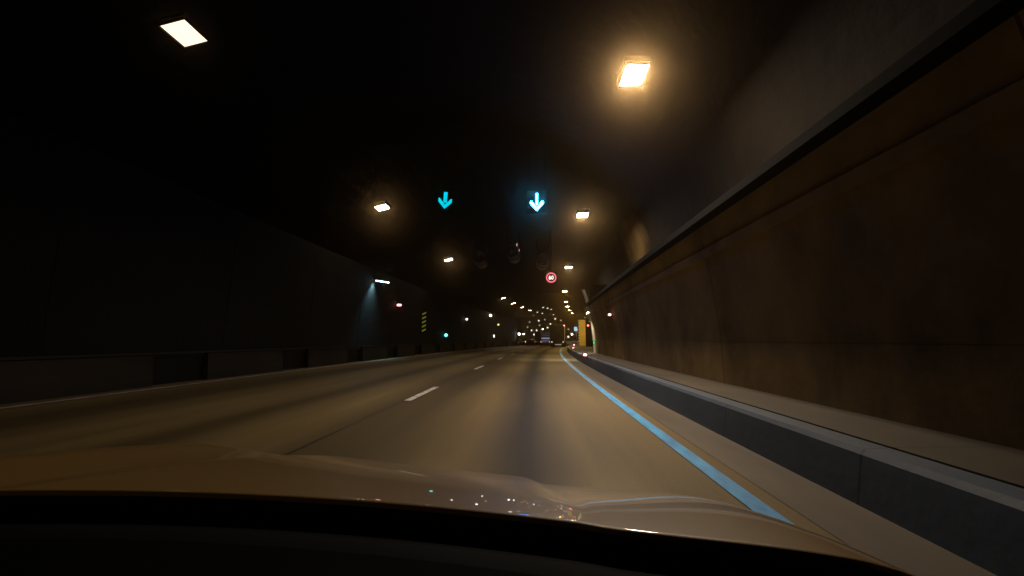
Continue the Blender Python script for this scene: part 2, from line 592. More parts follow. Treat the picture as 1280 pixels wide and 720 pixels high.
# ------------------------------------------------------------------ ceiling lamps
def make_lamp(m, w=0.47, l=0.84):
    root = thing('ceiling_lamp', 'x', 'lamp')
    hb = MB().bevel_box((0, 0, 0.075), (w + 0.1, l + 0.1, 0.13), 0.03)
    for sx in (-1, 1):
        hb.box((sx * (w / 2 + 0.015), 0, -0.03), (0.03, l + 0.06, 0.085))
        hb.box((0, sx * (l / 2 + 0.015), -0.015), (w, 0.03, 0.055))
    hb.build('housing', M['black'], root)
    MB().add([(-w / 2, -l / 2, -0.004), (w / 2, -l / 2, -0.004), (w / 2, l / 2, -0.004), (-w / 2, l / 2, -0.004)], [(3, 2, 1, 0)]) \
        .build('lens', m, root)
    MB().box((0, 0, 0.17), (0.3, 0.06, 0.06)).build('bracket', M['dark_metal'], root)
    return root


lamp0 = make_lamp(M['lamp_r'])
first = True
right_lamps = [
    (792, 93, 9.95, 'brightest ceiling lamp, nearest of the right row, with wide amber glow'),
    (728, 268.5, 21.2, 'glowing ceiling lamp up right of the ice blue lane arrow'),
    (710.5, 334, 36.3, 'small white ceiling lamp just above and right of the 60 sign'),
    (706, 364, 54.0, 'ceiling lamp next below the one beside the 60 sign, right row'),
    (707.5, 377, 68.0, 'ceiling lamp topmost of the close string above the dark truck'),
    (709, 383, 78.6, 'second ceiling lamp from top in close string above the truck'),
    (712, 387.5, 88.0, 'third ceiling lamp from top in close string above the truck'),
    (715.3, 391, 96.5, 'fourth ceiling lamp down in close string, above the blue sign'),
]
G_R = 'ceiling lamps of the right row'
for i, (px, py, y, lab) in enumerate(right_lamps):
    o = lamp0 if i == 0 else copy_tree(lamp0)
    p = P(px, py, y)
    o.location = p
    o.rotation_euler = (0, R(0 if i else 0), -math.atan((cx(y + 1) - cx(y - 1)) / 2))
    tag(o, lab, 'lamp', G_R)
    if i:
        set_mat(o, 'lens', M['lamp_r2' if i < 3 else 'lamp_mid'])

G_L = 'ceiling lamps of the left row'
lamp1 = make_lamp(M['lamp_l'], 0.64, 0.86)
left_lamps = [
    (231, 41, 10.7, 'large pale ceiling lamp high on the left, nearest of the left row'),
    (478, 259, 24.6, 'slanting ceiling lamp up left of the teal lane arrow'),
    (561, 324.5, 40.4, 'small ceiling lamp below the teal lane arrow, left row'),
    (629, 372.5, 74.0, 'tiny ceiling lamp at the left of the tunnel mouth arch'),
    (641.7, 379, 84.0, 'tiny dim ceiling lamp right of the mouth arch lamp, left row'),
    (652.8, 384, 94.0, 'tiny ceiling lamp above the twin white floodlights, left row'),
    (662.3, 388, 101.0, 'farthest tiny ceiling lamp of the left row, before the dark cavern'),
]
for i, (px, py, y, lab) in enumerate(left_lamps):
    o = lamp1 if i == 0 else copy_tree(lamp1)
    o.location = P(px, py, y)
    o.rotation_euler = (0, R(-14), 0)
    tag(o, lab, 'lamp', G_L)
    if i == 3:
        set_mat(o, 'lens', M['lamp_far'])

set_mat(lamp1, 'lens', M['lamp_weak'])     # the nearest one is turned down to keep the left dark

# far lamps under the cavern roof
G_F = 'far lamps hanging under the cavern roof'
far0 = make_lamp(M['lamp_far'], 0.6, 0.62)
far_l = [
    (679, 384.3, 155, 0.4, 'dim far cavern lamp, left end of the slanted trio above the truck'),
    (684.5, 385.2, 160, 0, 'bright slanted far cavern lamp, middle of the trio above the truck'),
    (689.2, 386.7, 165, 0, 'far cavern lamp, right end of the trio above the truck'),
    (671.8, 390.3, 185, 0.4, 'faint far cavern lamp, left of the lamp pair above the coach'),
    (677.8, 391.8, 190, 0, 'far cavern lamp straight above the pale coach roof'),
    (687.3, 393.4, 200, 0, 'far cavern lamp above the left edge of the truck'),
    (691.8, 393.4, 203, 0.4, 'dim flat far cavern lamp above the middle of the truck'),
    (666.8, 394.3, 206, 0.4, 'faint far cavern lamp, lowest on the left side of the cavern'),
    (702.8, 389.2, 172, 0.4, 'faint far cavern lamp left of the close lamp string'),
]
for i, (px, py, y, dim, lab) in enumerate(far_l):
    o = far0 if i == 0 else copy_tree(far0)
    o.location = P(px, py, y)
    o.rotation_euler = (R(-16), R(16) * math.sin(i * 1.7), 0.9 * math.sin(i * 2.1))
    tag(o, lab, 'lamp', G_F)
    b = MB().tube((0, 0, 0.3), (0, 0, max(0.4, 13.45 - o.location.z)), 0.03, n=6)
    r_ = b.build('hanging_rod', M['dark_metal'], o)
    if dim:
        set_mat(o, 'lens', M['lamp_dim'])


# ------------------------------------------------------------------ wall lights and markers
def face_x(z, s):
    """the lining's inner face across the tunnel at the height z; s = +1 right, -1 left"""
    if s > 0 and z < 3.42:
        return 3.5 - 0.42 * (max(0, z) / 3.42) ** 2
    if s < 0 and z < 5.6:
        return -10.6 + 0.42 * (max(0, z) / 5.6) ** 2
    return VC + s * VA * math.sqrt(max(0, 1 - ((z - VZ0) / VB) ** 2))


def on_wall(px, py, s, gap=0.22):
    """distance at which the sight line through the pixel meets the side wall"""
    y = 4.0
    while y < 103:
        p = P(px, py, y)
        if s * (p.x - cx(y)) > s * face_x(p.z, s) - gap:
            return y
        y += 0.1
    return y


def marker(name, px, py, y, m, label, cat, size=(0.16, 0.1, 0.09), group=None, side=0):
    """small lit lens in a dark case; faces the traffic"""
    p = P(px, py, y)
    root = thing(name, label, cat, p, 0, group)
    w, d, h = size
    MB().bevel_box((0, 0.06, 0), (w + 0.07, 0.1, h + 0.07), 0.02).build('casing', M['dark_metal'], root)
    MB().bevel_box((0, 0.0, 0), (w, 0.05, h), min(w, h) * 0.28).build('lens', m, root)
    if side:
        MB().box((side * 0.25, 0.08, 0), (0.5, 0.05, 0.05)).build('bracket', M['dark_metal'], root)
    return root


G_WL = 'marker lights on the left wall'
marker('wall_light', 499, 381.3, on_wall(499, 381.3, -1), M['pink_lens'], 'pinkish marker light on left wall below the cold tube lamp', 'marker light', (0.32, 0.1, 0.14), G_WL, -1)
marker('wall_light', 583.6, 399, on_wall(583.6, 399, -1), M['white_lens'], 'faint white marker light alone on the dark left wall', 'marker light', (0.2, 0.1, 0.2), G_WL, -1)
marker('wall_light', 613.3, 394.3, on_wall(613.3, 394.3, -1), M['white_lens'], 'bright white wall light high on the lit left wall end', 'marker light', (0.36, 0.1, 0.36), G_WL, -1)
marker('wall_light', 623, 405.8, on_wall(623, 405.8, -1), M['amber_lens'], 'amber wall light below the bright white one on left wall end', 'marker light', (0.26, 0.1, 0.3), G_WL, -1)
marker('wall_light', 617.6, 420, on_wall(617.6, 420, -1), M['white_lens'], 'lowest white wall light just above the left barrier', 'marker light', (0.18, 0.1, 0.34), G_WL, -1)
marker('signal_light', 557.6, 419, on_wall(557.6, 419, -1), M['cyan_lens'], 'round cyan signal light on the left wall', 'signal light', (0.32, 0.1, 0.32), None, -1)
marker('barrier_light', 526, 431, 43.2, M['pink_lens'], 'pink marker light on left barrier top below the hazard board', 'marker light', (0.4, 0.1, 0.13), 'marker lights on the left barrier')
marker('barrier_light', 599.5, 427.5, 80, M['pink_lens'], 'pale marker light on left barrier nearer the tunnel mouth', 'marker light', (0.4, 0.1, 0.16), 'marker lights on the left barrier')
marker('wall_light', 762, 393.3, on_wall(762, 393.3, 1, 0.15), M['pink_lens'], 'small red marker light on the dark right wall', 'marker light', (0.12, 0.1, 0.09), None, 1)
marker('kerb_light', 731.3, 443.4, 21.6, M['pink_lens'], 'pink marker light on the right kerb below the arch rib', 'marker light', (0.16, 0.1, 0.1), 'marker lights along the right kerb')
marker('kerb_light', 716.6, 435, 47, M['pink_lens'], 'lower pink marker light of the pair beside the truck', 'marker light', (0.13, 0.1, 0.12), 'marker lights along the right kerb')
marker('kerb_light', 717.6, 431, 62, M['pink_lens'], 'upper pink marker light of the pair beside the truck', 'marker light', (0.16, 0.1, 0.16), 'marker lights along the right kerb')
marker('exit_light', 742.4, 428.3, 29.2, M['green_lens'], 'narrow green emergency light at the foot of arch rib', 'emergency light', (0.05, 0.06, 0.15), None, 1)
marker('niche_light', 735, 406.8, 46, M['red_lens'], 'red light inside the lay-by niche left of the arch rib', 'marker light', (0.16, 0.1, 0.16), None, 1)

# cold tube lamp on the left wall
p = P(478, 352, on_wall(478, 352, -1, 0.62))
tl = thing('tube_lamp', 'cold bluish tube lamp shining down the dark left wall', 'lamp', p, R(-6))
tl.rotation_euler = (0, R(9), R(-8))
MB().bevel_box((0, 0, 0.09), (0.95, 0.2, 0.12), 0.03).build('housing', M['dark_metal'], tl)
MB().bevel_box((0, 0, 0.0), (0.85, 0.13, 0.06), 0.02).build('tube', M['lamp_cold'], tl)
MB().box((-0.62, 0.0, 0.12), (0.6, 0.05, 0.05)).build('bracket', M['dark_metal'], tl)
ld = bpy.data.lights.new('tube_light', 'SPOT')
ld.energy = 560
ld.color = (0.36, 0.78, 1.0)
ld.spot_size = R(110)
ld.spot_blend = 1.0
ld.shadow_soft_size = 0.15
lo = bpy.data.objects.new('tube_light', ld)
COL.objects.link(lo)
lo.parent = tl
lo.location = (-0.34, 0, -0.06)
lo.rotation_euler = (0, R(14), 0)

# hazard board on the left wall
p = P(530, 402, on_wall(530, 402, -1, 0.35))
hz = thing('hazard_board', 'narrow upright board with yellow green slanted stripes by left wall', 'hazard sign', p)
MB().box((0, 0.03, 0), (0.42, 0.04, 1.85)).build('board', M['black'], hz)
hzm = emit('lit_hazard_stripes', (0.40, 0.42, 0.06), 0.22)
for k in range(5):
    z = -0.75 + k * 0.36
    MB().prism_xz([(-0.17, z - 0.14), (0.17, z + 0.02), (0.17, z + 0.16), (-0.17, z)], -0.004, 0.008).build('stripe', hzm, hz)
MB().tube((0, 0.08, -0.9), (0, 0.08, -2.6), 0.035).build('post', M['dark_metal'], hz)

# ------------------------------------------------------------------ lane signals and speed sign
def stroke(b, p0, p1, w, y0=-0.02, y1=0.0):
    p0, p1 = Vector(p0), Vector(p1)
    d = (p1 - p0).normalized()
    n = Vector((-d.y, d.x)) * w / 2
    pts = [p0 + n, p0 - n, p1 - n, p1 + n]
    b.prism_xz([(q.x, q.y) for q in pts], y0, y1)


def lane_signal(px, py, y, m, label, wide):
    p = P(px, py, y)
    root = thing('lane_signal', label, 'lane signal', p, 0, 'lane signals over the road')
    MB().bevel_box((0, 0.12, 0), (0.92, 0.2, 1.06), 0.05).build('housing', M['black'], root)
    b = MB()
    sh, a, lo_, hw = (0.036, 0.115, -0.13, 0.29) if not wide else (0.085, 0.17, -0.10, 0.31)
    tip, rise = -0.40, 0.33
    b.prism_xz([(-sh, 0.40), (sh, 0.40), (sh, lo_), (-sh, lo_)], 0.010, 0.03)
    for q in (-1, 1):
        pts = [(0, tip), (q * hw, tip + rise), (q * hw, tip + rise + a), (q * (hw - 0.06), tip + rise + a), (0, tip + a * 1.25)]
        b.prism_xz(pts if q > 0 else pts[::-1], 0.015, 0.03)
    b.build('arrow', m, root)
    top = vault_z(p.x - cx(p.y)) - p.z
    for x in (-0.35, 0.35):
        MB().tube((x, 0.14, 0.57), (x, 0.14, top + 0.2), 0.012, n=6).build('hanger', M['black'], root)
    return root


sg = lane_signal(556.5, 250.5, 21.4, M['teal_led'], 'lane signal with thick teal down arrow over left lane', True)
sg.rotation_euler = (0, R(4), R(12))
lane_signal(671, 252.5, 21.4, M['ice_led'], 'lane signal with glowing ice blue down arrow over own lane', False)

p = P(689, 347, 40)
sp = thing('speed_sign', 'round lit speed limit sign reading 60 with red ring', 'speed sign', p)
MB().bevel_box((0, 0.1, 0), (1.0, 0.16, 1.0), 0.06).build('housing', M['black'], sp)
b = MB()
n = 40
ro, ri = 0.42, 0.345
vs = []
for y in (-0.03, 0.0):
    for r in (ro, ri):
        for i in range(n):
            t = 2 * math.pi * i / n
            vs.append((r * math.cos(t), y, r * math.sin(t)))
fs = []
for i in range(n):
    j = (i + 1) % n
    fs += [(i, j, n + j, n + i), (2 * n + i, 3 * n + i, 3 * n + j, 2 * n + j), (i, 2 * n + i, 2 * n + j, j), (n + i, n + j, 3 * n + j, 3 * n + i)]
b.add(vs, fs)
b.build('ring', M['red_led'], sp)


def ring_pts(b, cx0, cz, rx, rz, w, a0=0, a1=360, n=24):
    for i in range(n):
        t0, t1 = R(a0 + (a1 - a0) * i / n), R(a0 + (a1 - a0) * (i + 1) / n)
        b.prism_xz([(cx0 + rx * math.cos(t0), cz + rz * math.sin(t0)), (cx0 + rx * math.cos(t1), cz + rz * math.sin(t1)),
                    (cx0 + (rx - w) * math.cos(t1), cz + (rz - w) * math.sin(t1)), (cx0 + (rx - w) * math.cos(t0), cz + (rz - w) * math.sin(t0))],
                   -0.028, -0.002)


def digit(centre, parts):
    d = MB()
    pts = []
    for (cx0, cz, rx, rz, a0, a1) in parts:
        for i in range(25):
            t = R(a0 + (a1 - a0) * i / 24)
            pts.append((cx0 + rx * math.cos(t), cz + rz * math.sin(t)))
    w = 0.021
    L_, R_ = [], []
    for i, q in enumerate(pts):
        a_, b_ = pts[max(0, i - 1)], pts[min(len(pts) - 1, i + 1)]
        dx, dz = b_[0] - a_[0], b_[1] - a_[1]
        n_ = math.hypot(dx, dz) or 1
        L_.append((q[0] - dz / n_ * w, q[1] + dx / n_ * w))
        R_.append((q[0] + dz / n_ * w, q[1] - dx / n_ * w))
    vs = [(x, yy, z) for yy in (-0.03, -0.002) for side in (L_, R_) for x, z in side]
    k = len(pts)
    fs = []
    for i in range(k - 1):
        fs += [(i, i + 1, k + i + 1, k + i), (2 * k + i, 3 * k + i, 3 * k + i + 1, 2 * k + i + 1),
               (i, 2 * k + i, 2 * k + i + 1, i + 1), (k + i, k + i + 1, 3 * k + i + 1, 3 * k + i)]
    d.add(vs, fs)
    return d


digit(0, [(-0.095, -0.02, 0.085, 0.15, 62, 180), (-0.105, -0.06, 0.075, 0.085, 180, 538)]).build('digit', M['white_led'], sp)
digit(0, [(0.105, 0.0, 0.07, 0.14, 0, 360)]).build('digit', M['white_led'], sp)
top = vault_z(p.x - cx(p.y)) - p.z
MB().tube((0, 0.12, 0.5), (0, 0.12, top + 0.2), 0.04).build('hanger', M['dark_metal'], sp)


# ------------------------------------------------------------------ jet fans
def jet_fan():
    root = thing('jet_fan', 'x', 'fan')
    r = 0.52
    MB().lathe((0, 0, 0), [(r * 0.9, -1.5), (r * 1.04, -1.5), (r * 1.04, -1.42), (r, -1.38), (r, -0.45), (r * 1.08, -0.42), (r * 1.08, 0.42),
                           (r, 0.45), (r, 1.38), (r * 1.04, 1.42), (r * 1.04, 1.5), (r * 0.9, 1.5), (r * 0.86, 1.2), (r * 0.86, -1.2), (r * 0.9, -1.5)]) \
        .build('casing', M['fan_metal'], root)
    b = MB().lathe((0, 0, 0), [(0.0, -0.5), (0.1, -0.45), (0.16, -0.3), (0.16, 0.3), (0.0, 0.4)], 16)
    for k in range(8):
        a = k * math.pi / 4
        d = Vector((math.cos(a), 0, math.sin(a)))
        e = Vector((-math.sin(a), 0, math.cos(a)))
        pts = []
        for rr, tw, w in ((0.14, 0.9, 0.09), (0.44, 0.45, 0.13)):
            for s in (-1, 1):
                pts.append(d * rr + e * (s * w * math.cos(tw)) + Vector((0, s * w * math.sin(tw), 0)))
        b.add(pts, [(0, 1, 3, 2), (0, 2, 3, 1)])
    b.build('impeller', M['dark_metal'], root)
    for y in (-0.9, 0.9):
        for s in (-1, 1):
            MB().tube((s * 0.4, y, 0.36), (s * 0.52, y, 1.6), 0.03, n=8).build('bracket', M['dark_metal'], root)
    return root


fan0 = jet_fan()
fans = [(601, 325, 40.0, 'dark jet fan under vault, leftmost of three'),
        (642, 318.5, 40.0, 'middle jet fan under vault with two small amber glints'),
        (678.5, 327.5, 40.0, 'dark jet fan under vault just above the 60 sign')]
for i, (px, py, y, lab) in enumerate(fans):
    o = fan0 if i == 0 else copy_tree(fan0)
    o.location = P(px, py, y)
    tag(o, lab, 'fan', 'jet fans under the vault')
    if i == 1:  # small glowing slips imitate glints on the middle fan
        MB().bevel_box((0.33, -1.55, 0.55), (0.06, 0.05, 0.24), 0.02).build('fan_glint', emit('amber_glint', (1, 0.6, 0.42), 0.9), o)
        MB().bevel_box((0.52, -1.55, 0.1), (0.06, 0.05, 0.2), 0.02).build('fan_glint', emit('amber_glint_low', (1, 0.6, 0.5), 0.6), o)

# ------------------------------------------------------------------ lay-by: arch rib, yellow panel, blue sign
rib = thing('arch_rib', 'pale curved rib edging the right wall before the lay-by', 'arch rib', (3.5 + cx(30), 30, 0))
pr = wall_prof(3.5, 1)[1:9]
pr = pr + [(3.0, 3.75), (2.82, 4.3)]
b = MB().sweep([(x - 0.10, z) for x, z in pr] + [(x + 0.06, z) for x, z in reversed(pr)], 29.55, 30.05, 1)
local(b.build('rib', M['trim']), rib)
p = P(735.2, 390.6, 29.3)
rl = thing('rib_lamp', 'small white lamp at the top of the pale arch rib', 'lamp', p)
MB().bevel_box((0, 0.08, 0.02), (0.16, 0.14, 0.16), 0.03).build('casing', M['dark_metal'], rl)
MB().bevel_box((0, 0.0, 0), (0.10, 0.05, 0.10), 0.03).build('lens', M['white_lens'], rl)
ld = bpy.data.lights.new('rib_light', 'SPOT')
ld.energy = 650
ld.color = (1.0, 0.88, 0.6)
ld.spot_size = R(110)
ld.spot_blend = 1.0
ld.shadow_soft_size = 0.05
lo = bpy.data.objects.new('rib_light', ld)
COL.objects.link(lo)
lo.parent = rl
lo.location = (-0.06, -0.12, -0.05)
lo.rotation_euler = (R(10), R(25), 0)

p = P(734.6, 391.8, 57.2)  # unseen lamp added to brighten the yellow end panel
nl = thing('panel_fill_lamp', 'added lamp under the niche roof brightening the yellow end panel', 'lamp', p)
MB().bevel_box((0, 0.0, 0.08), (0.4, 0.7, 0.14), 0.03).build('housing', M['dark_metal'], nl)
MB().box((0, 0, 0.0), (0.2, 0.4, 0.02)).build('lens', emit('panel_fill_glass', (1, 0.74, 0.34), 330), nl)
MB().tube((0, 0, 0.14), (0, 0, 0.6), 0.03).build('hanger', M['dark_metal'], nl)
xp = P(727.6, 416, 60).x
pan = thing('end_panel', 'tall mustard yellow end panel with hazard striped left edge', 'crash panel', (xp, 60, 0.43))
MB().bevel_box((0.04, 0.12, 1.64), (0.78, 0.2, 3.24), 0.02).build('panel', M['yellow'], pan)
MB().box((-0.42, 0.12, 1.64), (0.13, 0.22, 3.24)).build('edge_board', M['black'], pan)
for k in range(9):
    z = 0.2 + k * 0.36
    MB().prism_xz([(-0.484, z - 0.06), (-0.356, z + 0.05), (-0.356, z + 0.2), (-0.484, z + 0.09)], -0.008, 0.006) \
        .build('stripe', M['white'], pan)
MB().box((0.93, 0.16, 1.64), (0.98, 0.2, 3.24)).build('side_return', M['wall_dark'], pan)

p = P(720.6, 411.2, 90)
bs = thing('information_sign', 'small lit pale blue rectangular sign left of the yellow panel', 'sign', p)
MB().bevel_box((0, 0.08, 0), (0.98, 0.12, 0.86), 0.03).build('casing', M['black'], bs)
MB().box((0, 0.0, 0), (0.88, 0.03, 0.76)).build('face', M['blue_panel'], bs)
MB().tube((0, 0.1, -0.43), (0, 0.1, -3.2), 0.05).build('post', M['grey_metal'], bs)

# ------------------------------------------------------------------ vehicles
def wheel(b, x, y, r, w):
    b.tube((x - w / 2, y, r), (x + w / 2, y, r), r, n=20)


tr_p = P(697, 433, 84)
truck = thing('box_truck', 'dark box truck driving ahead, seen from behind in own lane', 'truck', (tr_p.x, 84, 0.0), -0.11)
MB().bevel_box((0, 3.1, 2.42), (2.5, 6.2, 2.75), 0.04).build('cargo_box', M['truck_box'], truck)
for s in (-1, 1):
    do = MB().box((s * 0.61, -0.02, 2.4), (1.19, 0.04, 2.6)).build('rear_door', M['truck_box'], truck)
    for x in (0.3, 0.9):
        MB().tube((s * x, -0.06, 1.2), (s * x, -0.06, 3.6), 0.018, n=6).build('lock_bar', M['dark_metal'], do)
MB().box((1.25, -0.02, 2.42), (0.11, 0.08, 2.75)).box((0.35, -0.02, 3.80), (1.8, 0.06, 0.06)).build('lit_edge_strip', M['truck_lit_edge'], truck)  # light on the right and top edges painted as pale strips
MB().box((0, 3.4, 0.85), (0.9, 7.6, 0.25)).build('chassis', M['black'], truck)
MB().bevel_box((0, -0.02, 0.55), (2.35, 0.14, 0.22), 0.03).build('bumper', M['dark_metal'], truck)
MB().box((0.1, -0.105, 0.42), (1.1, 0.02, 0.12)).build('number_plate', emit('lit_plate', (0.9, 0.85, 0.75), 0.35), truck)
for s in (-1, 1):
    MB().bevel_box((s * 0.98, -0.1, 0.86), (0.22, 0.06, 0.2), 0.03).build('tail_light', emit('pale_tail_lens', (1.0, 0.78, 0.62), 0.8), truck)
    b = MB()
    wheel(b, s * 1.0, 1.2, 0.48, 0.5)
    b.build('wheel', M['rubber'], truck)
    b = MB()
    wheel(b, s * 1.0, 6.9, 0.48, 0.34)
    b.build('wheel', M['rubber'], truck)
    MB().box((s * 1.0, 0.6, 0.55), (0.55, 0.02, 0.6)).build('mudflap', M['rubber'], truck)
MB().bevel_box((1.16, -0.06, 3.68), (0.16, 0.05, 0.16), 0.04).build('marker_light', M['pink_lens'], truck)
MB().prism_yz([(6.5, 0.7), (8.5, 0.7), (8.55, 1.6), (8.2, 2.7), (7.9, 2.95), (6.5, 3.0)], -1.18, 1.18).build('cab', M['car_grey'], truck)


def make_car(loc, rz, m, label, group, lamps, van=False):
    t = thing('van' if van else 'car', label, 'van' if van else 'car', loc, rz, group)
    if van:
        prof = [(-2.3, 0.35), (2.4, 0.35), (2.5, 0.9), (2.2, 1.25), (1.5, 2.15), (1.2, 2.3), (-2.2, 2.3), (-2.35, 2.1)]
        hw = 0.95
    else:
        prof = [(-2.15, 0.3), (2.15, 0.3), (2.2, 0.6), (2.05, 0.78), (1.0, 0.95), (0.35, 1.38), (-0.9, 1.42), (-1.6, 1.05), (-2.15, 0.95)]
        hw = 0.88
    MB().prism_yz(prof, -hw, hw).build('body', m, t)
    b = MB()
    if van:
        b.prism_yz([(1.55, 1.4), (2.0, 1.35), (1.45, 2.05), (1.0, 2.05), (0.9, 1.4)], -hw - 0.004, hw + 0.004)
        b.box((0, -2.345, 1.65), (1.5, 0.03, 0.6))
    else:
        b.prism_yz([(0.85, 0.98), (0.3, 1.32), (-0.85, 1.35), (-1.4, 1.05)], -hw - 0.004, hw + 0.004)
        b.prism_yz([(-1.02, 1.39), (-1.58, 1.08), (-1.60, 1.10), (-1.02, 1.42)], -hw + 0.1, hw - 0.1)
        b.prism_yz([(0.98, 0.99), (0.38, 1.39), (0.40, 1.41), (1.0, 1.01)], -hw + 0.1, hw - 0.1)
    b.build('window', M['glass_dark'], t)
    for s in (-1, 1):
        for y in (-1.35, 1.35):
            b = MB()
            wheel(b, s * (hw - 0.1), y, 0.32, 0.22)
            b.build('wheel', M['rubber'], t)
        MB().bevel_box((s * (hw - 0.2), 2.2 if not van else 2.46, 0.68), (0.3, 0.08, 0.14), 0.03).build('headlight', lamps, t)
        MB().bevel_box((s * (hw - 0.18), -2.17 if not van else -2.36, 0.8), (0.24, 0.05, 0.14), 0.03).build('tail_light', M['tail'], t)
    return t


G_C = 'vehicles in the far junction'
p = P(711, 431, 108)
make_car((p.x, 108, 0), R(75), M['car_white'], 'white car crossing just right of the dark truck', G_C, M['white_lens'])
p = P(681.5, 430, 118)
co = thing('coach', 'tall pale coach with lit violet window bands left of truck', 'coach', (p.x, 118, 0), R(8), G_C)
MB().bevel_box((0, 4.5, 1.75), (2.5, 9.0, 2.9), 0.2).build('body', M['car_grey'], co)
for zz, hh, m in ((1.62, 0.3, 'window_glow'), (2.35, 0.16, 'window_dim'), (2.86, 0.12, 'window_dim'), (1.05, 0.5, 'window_dim')):
    MB().bevel_box((0.1, -0.01, zz), (2.0, 0.05, hh), 0.04).build('window_band', M[m], co)
for s_ in (-1, 1):
    MB().bevel_box((s_ * 1.05, -0.02, 0.75), (0.2, 0.06, 0.2), 0.03).build('tail_light', M['tail'], co)
    for yy in (1.6, 7.2):
        b = MB()
        wheel(b, s_ * 1.08, yy, 0.48, 0.3)
        b.build('wheel', M['rubber'], co)
p = P(660, 430, 126)
make_car((p.x, 126, 0), R(70), M['car_red'], 'dark red car crossing right of the twin floodlights', G_C, M['white_lens'])
p = P(671, 429, 150)
make_car((p.x, 150, 0), R(-75), M['car_grey'], 'small grey car far back between red car and coach', G_C, M['white_lens'])

# low red barrier boards in the junction
G_B = 'red barrier boards in the junction'
for i, (px, y, w, lab) in enumerate(((665, 135, 5.5, 'low dull red barrier board behind the red car'),
                                     (684, 138, 5.0, 'low dull red barrier board behind the pale coach'),
                                     (712, 128, 5.0, 'low dull red barrier board right of the truck'))):
    p = P(px, 430, y)
    t = thing('barrier_board', lab, 'barrier', (p.x, y, 0), 0, G_B)
    MB().bevel_box((0, 0, 0.65), (w, 0.12, 0.4), 0.03).build('board', M['redwhite'], t)
    for s in (-1, 0, 1):
        MB().box((s * w * 0.42, 0.08, 0.33), (0.1, 0.04, 0.66)).build('foot', M['dark_metal'], t)

# delineator posts along the left of the mouth
G_D = 'delineator posts by the tunnel mouth'
post0 = None
dl = [(635, 101, True, 'delineator post with amber lens standing apart at the left'),
      (641, 104, False, 'plain orange delineator post, first right of the amber lit one'),
      (645, 105, False, 'plain orange delineator post left of the floodlight mast'),
      (648.5, 106, False, 'plain orange delineator post at foot of the floodlight mast'),
      (652, 107, False, 'plain orange delineator post just right of the floodlight mast'),
      (656.8, 108, True, 'amber lit delineator post ending the row on the right')]
for i, (px, y, lit, lab) in enumerate(dl):
    p = P(px, 430, y)
    if post0 is None:
        o = post0 = thing('delineator_post', lab, 'post', (p.x, y, 0), 0, G_D)
        MB().tube((0, 0, 0.0), (0, 0, 0.06), 0.2, 0.17).build('base', M['rubber'], o)
        MB().tube((0, 0, 0.06), (0, 0, 1.1), 0.07, 0.06).build('post', M['orange'], o)
        MB().tube((0, 0, 0.72), (0, 0, 0.9), 0.078, 0.078).build('reflector', M['amber_lens'], o)
    else:
        o = copy_tree(post0)
        o.location = (p.x, y, 0)
        tag(o, lab, 'post', G_D)
        if not lit:
            set_mat(o, 'reflector', M['orange'])

# twin floodlights
p = P(649, 417.6, 104)
fl = thing('floodlight_mast', 'slim mast with two glaring white floodlights by tunnel mouth', 'floodlight', (p.x, 104, 0))
MB().tube((0, 0.1, 0), (0, 0.1, p.z + 0.2), 0.06, 0.045).build('mast', M['grey_metal'], fl)
MB().box((0.42, 0.1, p.z + 0.18), (1.2, 0.06, 0.06)).build('crossbar', M['grey_metal'], fl)
for x, s, m in ((0.0, 0.36, M['flood']), (0.95, 0.24, M['flood'])):
    h = MB().bevel_box((x, 0.0, p.z), (s + 0.1, 0.16, s + 0.06), 0.03).build('lamp_head', M['dark_metal'], fl)
    MB().bevel_box((x, -0.095, p.z), (s, 0.03, s), 0.08).build('lens', m, h)

# small lights on the far cavern wall
G_FW = 'small lamps on the far cavern wall'
for px, py, y, m, lab in ((681, 399.5, 250, 'lamp_faint', 'faint lamp left of truck, below the slanted trio of cavern lamps'),
                          (694, 398.5, 250, 'lamp_dim', 'dim lamp just above the middle of the truck roof'),
                          (701, 400.5, 250, 'lamp_faint', 'faint lamp just above the right corner of the truck'),
                          (673.5, 400.8, 250, 'lamp_dim', 'dim lamp high above the gap between red car and coach'),
                          (662, 402.5, 250, 'lamp_faint', 'faint lamp highest above the red car'),
                          (710.5, 411.5, 250, 'lamp_faint', 'faint lamp between truck and blue sign, upper one'),
                          (684.5, 409.5, 250, 'lamp_dim', 'tiny dim lamp over the coach roof beside the truck'),
                          (674.5, 406.5, 250, 'lamp_faint', 'very faint lamp high on far cavern wall above the coach'),
                          (659.5, 409.0, 250, 'lamp_faint', 'very faint lamp high on cavern wall right of the floodlights'),
                          (667.5, 418.2, 230, 'lamp_dim', 'tiny lamp low over the red car roof'),
                          (672.3, 420.0, 230, 'white_lens', 'tiny white lamp low between red car and coach'),
                          (710.5, 421.0, 200, 'lamp_dim', 'tiny dim lamp low beside the right edge of the truck'),
                          (688, 405, 250, 'lamp_dim', 'dim lamp on far cavern wall at upper left of the truck'),
                          (678.3, 411.3, 250, 'white_lens', 'bright lamp on far cavern wall above the pale coach'),
                          (670.8, 413, 250, 'lamp_dim', 'dim lamp on far cavern wall left above the coach'),
                          (664.4, 413, 250, 'lamp_dim', 'dim lamp on far cavern wall above the red car'),
                          (715, 417.8, 200, 'white_lens', 'white lamp between truck and blue sign, low down')):
    p = P(px, py, y)
    t = thing('wall_lamp', lab, 'lamp', p, 0, G_FW)
    MB().bevel_box((0, 0.1, 0), (0.95, 0.16, 0.95), 0.1).build('casing', M['dark_metal'], t)
    MB().bevel_box((0, 0, 0), (0.75, 0.06, 0.75), 0.2).build('lens', M[m], t)
    MB().tube((0, 0.12, -0.4), (0, 0.12, -p.z + 0.02), 0.07).build('post', M['dark_metal'], t)

